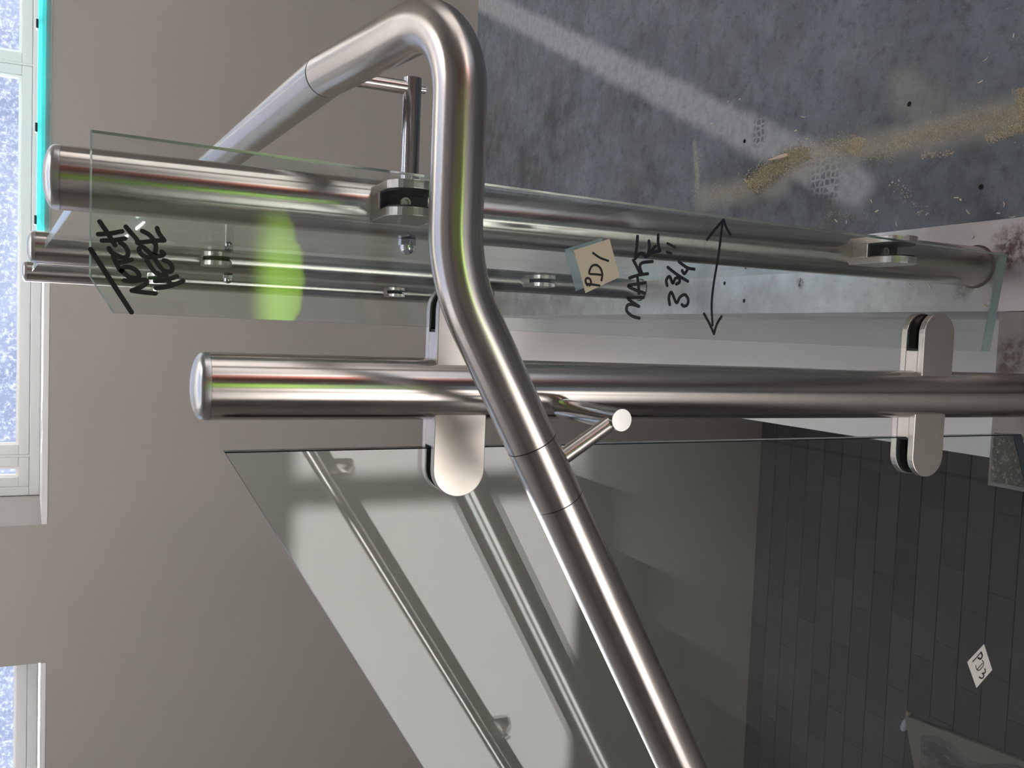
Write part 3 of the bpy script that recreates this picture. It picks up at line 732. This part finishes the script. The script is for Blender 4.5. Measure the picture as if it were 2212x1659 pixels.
# ------------------------------------------------------------------ sawdust, shavings and holes on the concrete
TAN = plain('sawdust_tan', (0.58, 0.50, 0.36), 0.9); TAN2 = plain('sawdust_pale', (0.70, 0.64, 0.50), 0.9); TAN3 = plain('sawdust_brown', (0.44, 0.35, 0.22), 0.9)
def fz(x, y): return rz(y)
rng = random.Random(3)
V, Fc, MI = [], [], []
def grain(px, py, r, lift=0.0):
    p = at_z(px, py, 0)
    if p.x < .17: return
    z = fz(p.x, p.y) + lift; b = len(V)
    a = rng.uniform(0, 6.28)
    for k in range(3): V.append((p.x + r * math.cos(a + k * 2.1), p.y + r * math.sin(a + k * 2.1), z))
    V.append((p.x + rng.uniform(-.3, .3) * r, p.y + rng.uniform(-.3, .3) * r, z + r * rng.uniform(.5, 1.2)))
    Fc.extend([(b, b + 1, b + 3), (b + 1, b + 2, b + 3), (b + 2, b, b + 3)])
    m = rng.choice((0, 0, 1, 2)); MI.extend([m] * 3)
def streak(q0, q1, w, n, r=.0011, lift=0):
    for _ in range(n):
        t = rng.random(); ww = rng.gauss(0, .5) * w
        dx, dy = q1[0] - q0[0], q1[1] - q0[1]; ln = math.hypot(dx, dy)
        grain(q0[0] + dx * t - dy / ln * ww, q0[1] + dy * t + dx / ln * ww, r * rng.uniform(.5, 1.4), rng.random() * lift)
streak((1505, 425), (1508, 320), 9, 260, .0007)
streak((1515, 432), (1640, 400), 26, 700, .0008); streak((1620, 405), (1690, 352), 22, 2600, .0012, .004); streak((1690, 352), (1745, 325), 24, 1500, .0011, .002)
streak((1745, 325), (1850, 315), 26, 1200, .0009); streak((1840, 330), (1855, 295), 16, 500); streak((1850, 325), (1930, 320), 26, 700, .0008)
streak((1930, 312), (2000, 290), 20, 900, .0008); streak((2000, 290), (2212, 245), 26, 2600, .0008); streak((2130, 300), (2212, 275), 14, 500)
streak((1990, 335), (2060, 330), 10, 150); streak((2205, 190), (2215, 260), 18, 700, .001); streak((1930, 390), (1990, 460), 16, 60); streak((1780, 460), (1880, 470), 12, 120, .0006)
me = mesh_from(V, Fc); o = link('sawdust', me, [TAN, TAN2, TAN3])
for p, m in zip(me.polygons, MI): p.material_index = m
tag(o, 'tan sawdust strewn in a streak across the concrete', 'sawdust', kind='stuff')
SHAV = plain('wood_shaving', (0.62, 0.56, 0.42), 0.8)
P0 = at_z(1660, 346, .004); P1 = at_z(1705, 335, .004)
dv = (P1 - P0); nv = Vector((-dv.y, dv.x, 0)).normalized()
spl = []
for t, w, h in ((0, .0006, .001), (.25, .0022, .0025), (.6, .0042, .0042), (.9, .0046, .005), (1.0, .003, .004)):
    c = P0 + dv * t
    spl.append([c + nv * w + Vector((0, 0, -.001)), c - nv * w + Vector((0, 0, -.001)), c - nv * w * .6 + Vector((0, 0, h)), c + nv * w * .6 + Vector((0, 0, h))])
V = [v for r in spl for v in r]; Fc = [(3, 2, 1, 0), (16, 17, 18, 19)] + [(4 * i + k, 4 * i + (k + 1) % 4, 4 * i + 4 + (k + 1) % 4, 4 * i + 4 + k) for i in range(4) for k in range(4)]
me = mesh_from(V, Fc); fix_normals(me); tag(link('wood_splinter', me, plain('splinter_wood', (0.60, 0.48, 0.36), 0.7)), 'pale wood splinter lying on the sawdust pile', 'splinter')
def shaving_mesh(ln, wd, curl):
    V, Fc = [], []
    for i in range(6):
        t = i / 5 - .5; a = t * curl; w = wd * (1 - 1.4 * t * t)
        for sgn in (-1, 1):
            for h in (0, .0005): V.append((ln * t, sgn * w / 2 + ln * .25 * math.cos(a * 1.6) - ln * .22, .0003 + h + .0018 * (t + .5) ** 2))
    for i in range(5):
        b = 4 * i
        for k0, k1 in ((0, 1), (1, 3), (3, 2), (2, 0)): Fc.append((b + k0, b + k1, b + 4 + k1, b + 4 + k0))
    Fc += [(0, 2, 3, 1), (20, 21, 23, 22)]
    me = mesh_from(V, Fc); fix_normals(me); me.materials.append(SHAV); return me
shm = [shaving_mesh(.0065, .0017, .7), shaving_mesh(.0075, .0012, 1.3), shaving_mesh(.005, .0022, .4)]
spots = [(1808, 477), (1938, 484), (1896, 456), (2159, 461), (2189, 469), (2103, 512), (2010, 619), (1967, 616), (2101, 627), (2128, 660), (2171, 441), (2077, 432), (2120, 177), (2131, 129), (1930, 394), (2068, 427), (2093, 459), (2192, 77), (1575, 220), (1737, 253), (1721, 282), (1884, 435), (1490, 467), (1538, 268), (1432, 211), (1600, 214), (1745, 300), (1830, 480), (2005, 462), (2136, 657)]
for i, q in enumerate(spots):
    p = at_z(*q, 0)
    o = bpy.data.objects.new('wood_shaving', shm[i % 3]); COL.objects.link(o); o.location = (p.x, p.y, fz(p.x, p.y) + .0006); o.rotation_euler = (0, 0, rng.uniform(0, 6.28))
    flange = p.x < .167
    tag(o, 'tiny pale wood shaving on the steel flange by the post base' if flange else 'tiny pale wood shaving near the painted track of sun and dust on the concrete' if q[0] < 1760 else 'tiny pale wood shaving on the bare concrete by the sawdust', 'shaving',
        'wood shavings on the flange' if flange else 'wood shavings by the track' if q[0] < 1760 else 'wood shavings on the concrete')
HOLE = plain('hole_dark', (0.004, 0.004, 0.004), 0.9)
hm = bpy.data.meshes.new('hole')
bm = bmesh.new(); bmesh.ops.create_circle(bm, cap_ends=True, segments=16, radius=.0035); bm.to_mesh(hm); bm.free(); hm.materials.append(HOLE)
for q, par in (((1965, 225), floor), ((2120, 404), floor), ((1608, 650), ramp_stringer), ((1609, 305), floor), ((1566, 612), ramp_stringer)):
    p = at_z(*q, 0); o = bpy.data.objects.new('anchor_hole', hm); COL.objects.link(o); o.location = (p.x, p.y, fz(p.x, p.y) + .0009); o.parent = par

# ------------------------------------------------------------------ glass sheet and rubber pads on the sill
def sill_z(y): return SILL_Z0 + .004 + (y - YW) * (SILL_Z1 - SILL_Z0) / (YF - YW)
mt = bpy.data.materials.new('aqua_glass_edge'); mt.use_nodes = True; N, L = mt.node_tree.nodes, mt.node_tree.links
N.remove(N['Principled BSDF']); t1 = N.new('ShaderNodeBsdfTranslucent'); t1.inputs[0].default_value = (0.30, 0.92, 0.92, 1)
t2 = N.new('ShaderNodeBsdfDiffuse'); t2.inputs[0].default_value = (0.25, 0.80, 0.80, 1); t3 = N.new('ShaderNodeMixShader'); t3.inputs[0].default_value = 0.4
L.new(t1.outputs[0], t3.inputs[1]); L.new(t2.outputs[0], t3.inputs[2]); L.new(t3.outputs[0], N['Material Output'].inputs[0])
AQUA = mt
def slab_on_sill(name, x0, x1, y0, y1, t0, t1, mat):
    V = [(x, y, sill_z(y) + t) for t in (t0, t1) for (x, y) in ((x0, y0), (x1, y0), (x1, y1), (x0, y1))]
    me = mesh_from(V, [(3, 2, 1, 0), (4, 5, 6, 7), (0, 1, 5, 4), (1, 2, 6, 5), (2, 3, 7, 6), (3, 0, 4, 7)]); return link(name, me, mat)
for k, lab in enumerate(('lower aqua edged glass sheet lying on the window sill', 'upper aqua edged glass sheet lying on the window sill')):
    tag(bevel(slab_on_sill('glass_sheet', .262, 1.45, 3.085 + .003 * k, 3.33, .0005 + .0105 * k, .0105 + .0105 * k, AQUA), .001), lab, 'glass sheet', 'glass sheets on the sill')
for px, lab in ((.87, 'black rubber pad on the sill glass, right of three'), (.56, 'black rubber pad on the sill glass, middle of three'), (.28, 'black rubber pad on the sill glass beside the ramp posts')):
    tag(bevel(slab_on_sill('rubber_pad', px, px + .028, 3.10, 3.125, .0213, .0283, RUBBER), .0015), lab, 'rubber pad', 'rubber pads')

# ------------------------------------------------------------------ debris on the lower floor
BOARD = plain('dusty_board', (0.215, 0.19, 0.16), 0.8)
ba = at_z(1953, 1546, ZT + .02); bb = at_z(2212, 1645, ZT + .02)
bd = (bb - ba).normalized(); bn = Vector((-bd.y, bd.x, 0)) * (-1)
if bn.x > 0: bn = -bn
c0 = ba; c1 = ba + bd * 1.0; c2 = c1 + bn * .26; c3 = ba + bn * .26 + bd * .06
V = [(c.x, c.y, ZT + h) for h in (0, .02) for c in (c0, c1, c2, c3)]
me = mesh_from(V, [(3, 2, 1, 0), (4, 5, 6, 7), (0, 1, 5, 4), (1, 2, 6, 5), (2, 3, 7, 6), (3, 0, 4, 7)]); fix_normals(me)
tag(bevel(link('scrap_board', me, BOARD), .002), 'dusty scrap board on the dark tiles seen through the sloped glass', 'board')
mt, nt, N, L, b = new_mat('plastic_film'); b.inputs['Base Color'].default_value = (0.22, 0.22, 0.22, 1); b.inputs['Roughness'].default_value = 0.06; b.inputs['Alpha'].default_value = 0.55; b.inputs['Specular IOR Level'].default_value = 1.0
G = 34; V = []
from mathutils import noise as mnoise
for i in range(G):
    for j in range(G):
        u, v = i / (G - 1), j / (G - 1)
        p = ba + bd * (.07 + u * .62 + .03 * mnoise.noise(Vector((u * 5, v * 5, 1)))) + bn * (.05 + v * .30 - .03 * u + .03 * mnoise.noise(Vector((u * 4, v * 6, 9))))
        edge = min(u, 1 - u, v, 1 - v)
        h = .022 + abs(mnoise.noise(Vector((u * 7, v * 7, 3.3)))) * .10 + abs(mnoise.noise(Vector((u * 17, v * 17, 5)))) * .06
        h = .0215 + (h - .0215) * min(1, edge * 9)
        V.append((p.x, p.y, ZT + h))
Fc = [(i * G + j, (i + 1) * G + j, (i + 1) * G + j + 1, i * G + j + 1) for i in range(G - 1) for j in range(G - 1)]
tag(link('plastic_wrap', mesh_from(V, Fc), mt), 'crumpled clear plastic wrap on the scrap board', 'plastic wrap')
ta, tb = at_z(1964, 1536, ZT + .012), at_z(1950, 1577, ZT + .012)
tool = empty('scraper', ((ta + tb) / 2).to_tuple()); tag(tool, 'small tool with a pale blue grip beside the scrap board', 'hand tool')
td = tb - ta
tube('shaft', [ta, ta + td * .5], [.009, .006], STEEL_FLAT, tool, 14)
tube('grip', [ta + td * .45, ta + td * .6, ta + td * .9, tb], [.006, .011, .012, .008], plain('pale_blue_plastic', (0.42, 0.46, 0.58), 0.5), tool, 16)

# ------------------------------------------------------------------ the person taking the picture (mirrored in the glass and steel)
def skin(name, verts, edges, radii, mat, parent=None, root=0, lvl=2):
    me = bpy.data.meshes.new(name); me.from_pydata(verts, edges, []); me.update()
    o = bpy.data.objects.new(name, me); COL.objects.link(o)
    m = o.modifiers.new('skin', 'SKIN'); m.use_smooth_shade = True
    for i, r in enumerate(radii):
        sv = me.skin_vertices[0].data[i]; sv.radius = r if isinstance(r, tuple) else (r, r); sv.use_root = (i == root)
    sb = o.modifiers.new('subd', 'SUBSURF'); sb.levels = lvl; sb.render_levels = lvl
    dg = bpy.context.evaluated_depsgraph_get(); ev = o.evaluated_get(dg); nm = bpy.data.meshes.new_from_object(ev)
    o.modifiers.clear(); o.data = nm; nm.materials.clear(); nm.materials.append(mat)
    for p in nm.polygons: p.use_smooth = True
    if parent is not None: under(o, parent)
    return o
PX, PY, PZ = .085, -.40, -RISE
SKIN = plain('skin', (0.50, 0.31, 0.22), 0.55); LIME = plain('lime_shirt', (0.24, 0.44, 0.035), 0.8); DENIM = plain('dark_trousers', (0.012, 0.014, 0.02), 0.85)
who = empty('person', (PX, PY, PZ - RISE)); tag(who, 'person in a lime green shirt and dark trousers holding up a phone', 'person')
pv = [(PX, PY, .76), (PX, PY, .96), (PX, PY, 1.17), (PX, PY + .01, 1.30), (PX, PY + .03, 1.38), (PX, PY + .045, 1.48), (PX, PY + .03, 1.57)]
pe = [(0, 1), (1, 2), (2, 3), (3, 4), (4, 5), (5, 6)]
pr = [(.12, .085), (.13, .095), (.155, .11), (.075, .07), .055, (.078, .095), (.06, .075)]
hands = {}
for sg in (-1, 1):
    b = len(pv)
    if sg < 0:      # left arm bent up, hand round the phone
        wx = -.046
        pv += [(PX - .17, PY, 1.23), (PX - .23, PY + .06, .97), (wx - .035, -.12, .92), (wx - .006, -.065, .945), (wx, -.047, .955)]
    else:           # right arm hangs relaxed
        wx = PX + .25
        pv += [(PX + .17, PY, 1.23), (PX + .235, PY - .01, .96), (PX + .25, PY + .05, .73), (PX + .25, PY + .06, .68), (PX + .25, PY + .062, .645)]
    pe += [(2, b), (b, b + 1), (b + 1, b + 2), (b + 2, b + 3), (b + 3, b + 4)]
    pr += [.058, .043, .028, (.026, .018), (.022, .014)]
    k = b + 4
    for f, (dz, ln) in enumerate(((.028, .040), (.010, .046), (-.009, .043), (-.026, .034))):
        q = len(pv)
        if sg < 0: pv += [(wx + .004, -.040, .957 + dz), (wx + .004 + ln * .45, -.0315, .959 + dz), (wx + .004 + ln * .8, -.033, .960 + dz)]
        else: pv += [(wx - .002, PY + .062 + dz, .62), (wx - .010, PY + .064 + dz * .95, .62 - ln * .55), (wx - .024, PY + .064 + dz * .9, .62 - ln)]
        pe += [(k, q), (q, q + 1), (q + 1, q + 2)]; pr += [.009, .0082, .007]
    q = len(pv)
    if sg < 0: pv += [(wx + .012, -.068, .975), (wx + .026, -.060, .99)]
    else: pv += [(wx - .016, PY + .085, .655), (wx - .026, PY + .092, .63)]
    pe += [(k - 1, q), (q, q + 1)]; pr += [.0105, .009]
    h = len(pv)
    fz_ = PZ if sg > 0 else PZ - RISE
    kz, ky = ((.30, .10) if sg > 0 else (.18, .03))
    pv += [(PX + sg * .075, PY, .66), (PX + sg * .072, PY + ky, kz), (PX + sg * .078, PY, fz_ + .10), (PX + sg * .083, PY + .13, fz_ + .045)]
    pe += [(0, h), (h, h + 1), (h + 1, h + 2), (h + 2, h + 3)]; pr += [.05, .03, .028, .028]
skin('body', pv, pe, pr, SKIN, who)
tv = [(PX, PY, .63), (PX, PY, .78), (PX, PY, .97), (PX, PY, 1.17), (PX, PY + .01, 1.29)]; te = [(0, 1), (1, 2), (2, 3), (3, 4)]
tr_ = [(.172, .14), (.172, .14), (.165, .125), (.178, .128), (.075, .075)]
for sg in (-1, 1):
    b = len(tv); tv += [(PX + sg * .175, PY, 1.23), (PX + sg * .21, PY + (.03 if sg < 0 else -.005), 1.06)]; te += [(3, b), (b, b + 1)]; tr_ += [.072, .066]
skin('shirt', tv, te, tr_, LIME, who)
lv = [(PX, PY, .62), (PX, PY, .80)]; le = [(0, 1)]; lr = [(.165, .132), (.158, .125)]
for sg in (-1, 1):
    b = len(lv); lv += [(PX + sg * .075, PY, .52), (PX + sg * .072, PY + (.09 if sg > 0 else .03), .30 if sg > 0 else .18), (PX + sg * .078, PY, PZ + .04 - (0 if sg > 0 else RISE))]; le += [(0, b), (b, b + 1), (b + 1, b + 2)]; lr += [.105, .092, .086]
skin('trousers', lv, le, lr, DENIM, who)
for sg in (-1, 1):
    pz = PZ if sg > 0 else PZ - RISE
    skin('shoe', [(PX + sg * .078, PY - .05, pz + .047), (PX + sg * .08, PY + .06, pz + .047), (PX + sg * .083, PY + .17, pz + .040)], [(0, 1), (1, 2)], [.052, .054, .042], RUBBER, who)
HZ = -.12
skin('hair', [(PX, PY + .015, 1.70 + HZ), (PX, PY - .01, 1.66 + HZ), (PX, PY - .02, 1.60 + HZ)], [(0, 1), (1, 2)], [(.066, .082), (.08, .085), (.07, .07)], plain('brown_hair', (0.05, 0.03, 0.02), 0.7), who)
EYEW = plain('eye_white', (0.7, 0.7, 0.68), 0.3)
for sg in (-1, 1):
    lathe('eye', [(.0001, 0), (.008, .002), (.011, .006), (.008, .011), (.0001, .013)], (PX + sg * .03, PY + .128, 1.605 + HZ), EYEW, who, 16, Vector((0, 1, 0)))
    skin('ear', [(PX + sg * .08, PY + .04, 1.575 + HZ), (PX + sg * .088, PY + .04, 1.605 + HZ), (PX + sg * .085, PY + .035, 1.63 + HZ)], [(0, 1), (1, 2)], [.008, .012, .009], SKIN, who)
skin('nose', [(PX, PY + .132, 1.60 + HZ), (PX, PY + .152, 1.572 + HZ)], [(0, 1)], [.010, .014], SKIN, who)
skin('mouth', [(PX - .022, PY + .128, 1.537 + HZ), (PX, PY + .135, 1.535 + HZ), (PX + .022, PY + .128, 1.537 + HZ)], [(0, 1), (1, 2)], [.005, .007, .005], plain('lips', (0.42, 0.18, 0.15), 0.5), who)
phone = empty('phone', (0, -.02, .95)); tag(phone, 'black phone held up by the person in the lime shirt', 'phone')
PHB = plain('phone_black', (0.01, 0.01, 0.012), 0.25)
pb_ = boxes_mesh([(-.0335, .0335, -.0075, 0, -.115, .023)]); o = link('case', pb_, PHB); bevel(o, .003, 3); under(o, phone)
mw = Matrix.Translation(EYE + Vector((0, -.016, 0))) @ Matrix.Rotation(-PITCH, 4, 'X')
o.data.transform(mw)
o2 = link('screen', boxes_mesh([(-.030, .030, -.0082, -.0076, -.102, .010)]), plain('phone_screen', (0.02, 0.02, 0.025), 0.08)); o2.data.transform(mw); under(o2, phone)
lathe('lens', [(.0045, 0), (.0045, .0012), (.0035, .0012), (.0033, .0006)], mw @ Vector((.024, .0, .014)), POLISH, phone, 20, mw.to_3x3() @ Vector((0, 1, 0)))
